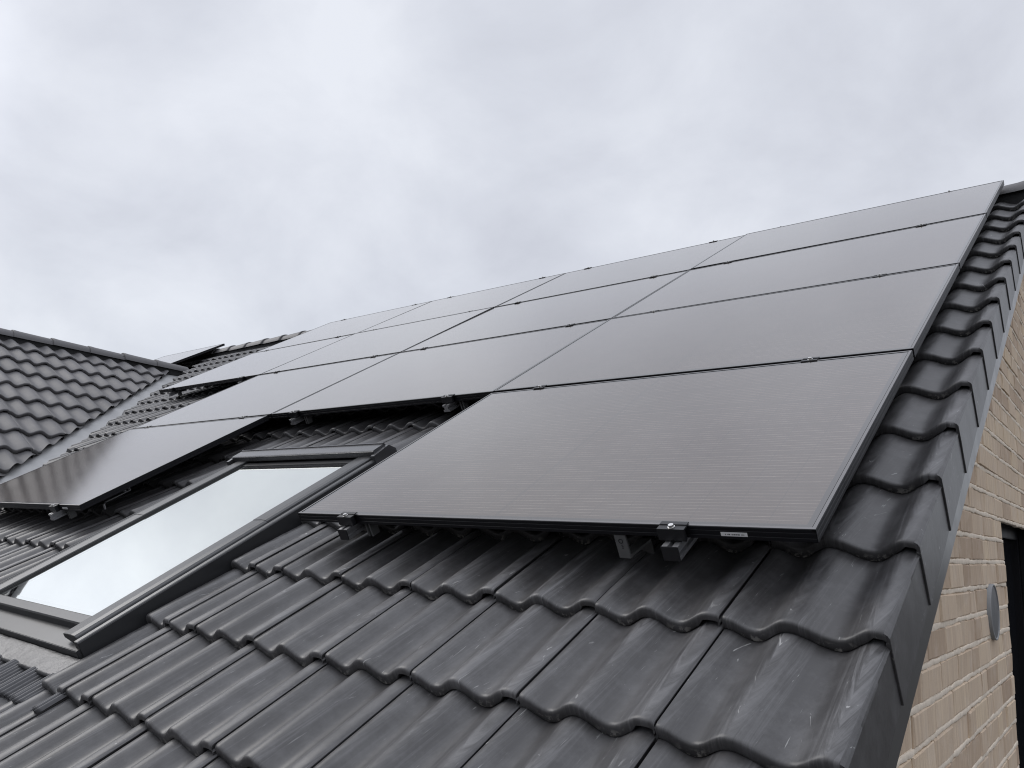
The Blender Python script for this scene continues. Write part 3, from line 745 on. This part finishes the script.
# ------------------------------------------------------------------ mounting rails
def rail_mesh(y0, y1):
    mb = MB(); zt, zb_ = -.0315, -.0655; hw = .020
    prof = [(-hw,zb_),(hw,zb_),(hw,zb_+.009),(hw-.009,zb_+.010),(hw-.009,zt-.010),(hw,zt-.009),(hw,zt),(.006,zt),(.006,zt-.010),(-.006,zt-.010),(-.006,zt),(-hw,zt),(-hw,zt-.009),(-hw+.009,zt-.010),(-hw+.009,zb_+.010),(-hw,zb_+.009)]
    mb.prism(prof, 'y', y0, y1); return mb.mesh('rail')
def endclamp_mesh(s):
    mb = MB()       # s=-1: below the lower edge; s=+1 above an upper edge
    prof = [(0.011,.0012),(0.011,.0036),(-.003,.0036),(-.004,.0012),(-.022,.0012),(-.022,-.0270),(-.019,-.0300),(-.016,-.0270),(-.016,-.0030),(-.0050,-.0030),(-.0030,.0008)]
    pts = [(u if s < 0 else -u, z) for u, z in prof]
    mb.prism(pts, 'x', -.034, .034); mb.box(-.028, .028, *( (-.015, -.002) if s < 0 else (.002, .015)), -.0318, -.0035); return mb.mesh('end_clamp', 0.0006)
def bolt_mesh(y):
    mb = MB(); mb.cyl((0,y,.001), (0,0,1), .0085, .0022, 18); mb.cyl((0,y,.0032), (0,0,1), .0068, .0052, 18, .0062); mb.cyl((0,y,.0084), (0,0,1), .0030, .0003, 6); return mb.mesh('bolt')
def midclamp_mesh():
    mb = MB(); mb.prism([(-.017,.0010),(-.017,.0028),(-.006,.0028),(-.005,.0005),(.005,.0005),(.006,.0028),(.017,.0028),(.017,.0010),(.0085,.0010),(.0075,-.028),(-.0075,-.028),(-.0085,.0010)], 'x', -.027, .027); return mb.mesh('mid_clamp', 0.0005)
def hook_mesh():
    mb = MB()       # foot rising out of the tile, arm, upright with a bracket that takes the rail
    W_ = .016
    mb.prism([(.105,-.150),(.105,-.110),(.020,-.098),(.004,-.098),(.004,-.034),(.010,-.034),(.010,-.090),(.024,-.092),(.112,-.104),(.112,-.150)], 'x', -.155-W_, -.155+W_)
    mb.box(-.171, -.020, .060, .066, -.0620, -.0360)
    return mb.mesh('roof_hook', 0.0006)
def emblem_mesh():
    mb = MB(); c = Vector((-.155, .0034, -.051)); n = 20
    ringp = [[(c.x+r*math.cos(2*math.pi*i/n), c.y, c.z+r*math.sin(2*math.pi*i/n)) for i in range(n+1)] for r in (.0042, .0066)]
    mb.grid(ringp); 
    for i, (w, dz) in enumerate(((.003,-.012),(.005,-.016),(.004,-.020))):
        mb.add([(c.x-.001, c.y, c.z+dz), (c.x-.001+w, c.y, c.z+dz), (c.x-.001+w, c.y, c.z+dz+.0022), (c.x-.001, c.y, c.z+dz+.0022)], [(0,1,2,3)])
    return mb.mesh('emblem')
def bracket_mesh():
    mb = MB()       # small open bracket with an upright lip at the end of the arm
    mb.box(-.02,.02,-.055,.012,-.078,-.074); mb.box(-.02,.02,.008,.012,-.074,-.046); mb.box(-.02,.02,-.03,-.026,-.074,-.056); mb.box(-.014,.014,-.20,-.055,-.080,-.076)
    mb.prism([(-.20,-.08),(-.20,-.076),(-.215,-.090),(-.222,-.13),(-.228,-.13),(-.222,-.088)], 'x', -.014, .014)
    return mb.mesh('bracket', 0.0005)
def hook2_mesh():
    mb = MB()
    for q in (.034, .051):
        mb.box(q, q+.007, .020, .050, -.088, -.034)
    mb.box(.0205, .060, .050, .056, -.062, -.036); return mb.mesh('roof_hook', 0.0006)
EC0, EC1 = endclamp_mesh(-1), endclamp_mesh(1)
BT0, BT1, BTM = bolt_mesh(-.0125), bolt_mesh(.0125), bolt_mesh(0)
MC = midclamp_mesh(); HK = hook_mesh(); HK2 = hook2_mesh(); EM = emblem_mesh(); BR = bracket_mesh()
for me, m in ((EC0, M_CLAMP), (EC1, M_CLAMP), (BT0, M_STEEL), (BT1, M_STEEL), (BTM, M_STEEL), (MC, M_CLAMP), (HK, M_HOOK), (HK2, M_HOOK), (EM, M_CAP), (BR, M_ALU)): me.materials.append(m)
CAPM = MB(); CAPM.prism([(-.0215,-.0345),(-.0205,-.0305),(.0205,-.0305),(.0215,-.0345),(.0205,-.0640),(.0185,-.0665),(-.0185,-.0665),(-.0205,-.0640)], 'y', -.0035, .0)
CAP = CAPM.mesh('end_cap', 0.0008); CAP.materials.append(M_CAP)
STEP = PHT+GAPY
RAILS = [
 (-.315, 0, True, 'capped rail end below a silver bolt, near the right corner of the nearest panel'),
 (-1.455, 0, True, 'rail under the left corner of the nearest panel, its end beside the skylight'),
 (-2.003, 1, False, 'rail whose end hangs in the black gap above the skylight, close to the nearest panel'),
 (-3.214, 1, False, 'rail whose end hangs in the black gap above the skylight, at its left corner'),
 (-3.728, 0, False, 'bare metal rail end under the low panel left of the skylight'),
 (-4.930, 0, False, 'rail farthest left under the panel that mirrors the wing roof, mostly hidden'),
 (-5.456, 2, False, 'right-hand rail under the raised far left panels near the valley'),
 (-6.660, 2, False, 'left-hand rail under the raised far left panels, its end above the valley gutter'),
]
for (xr, r0, hook, lab) in RAILS:
    yb, yt = STEP*r0, STEP*3+PHT
    B = MR @ T((xr, yb, 0))
    t = thing('mounting_rail', B, lab, 'mounting rail', 'metal rails carrying the solar panels')
    me = rail_mesh(-.042, yt-yb+.05); me.materials.append(M_ALU)
    link(bpy.data.objects.new('rail', me), B, t)
    if r0 == 0 and xr > -2: link(bpy.data.objects.new('end_cap', CAP), B @ T((0,-.042,0)), t)
    c = link(bpy.data.objects.new('end_clamp', EC0), B, t); link(bpy.data.objects.new('bolt', BT0), B, c)
    Mt = MR @ T((xr, yt, 0)); c = link(bpy.data.objects.new('end_clamp', EC1), Mt, t); link(bpy.data.objects.new('bolt', BT1), Mt, c)
    for j in range(r0+1, 4):
        Mm = MR @ T((xr, STEP*j - GAPY/2, 0)); c = link(bpy.data.objects.new('mid_clamp', MC), Mm, t); link(bpy.data.objects.new('bolt', BTM), Mm, c)
    h = link(bpy.data.objects.new('roof_hook', HK if xr > -1 else HK2), B, t)
    if xr > -1: link(bpy.data.objects.new('emblem', EM), B, h)
    if abs(xr+3.728) < .01:
        Mb = MR @ T((-3.535, .27, -.010)) @ Matrix.Scale(.62, 4); link(bpy.data.objects.new('bracket', BR), Mb, t)
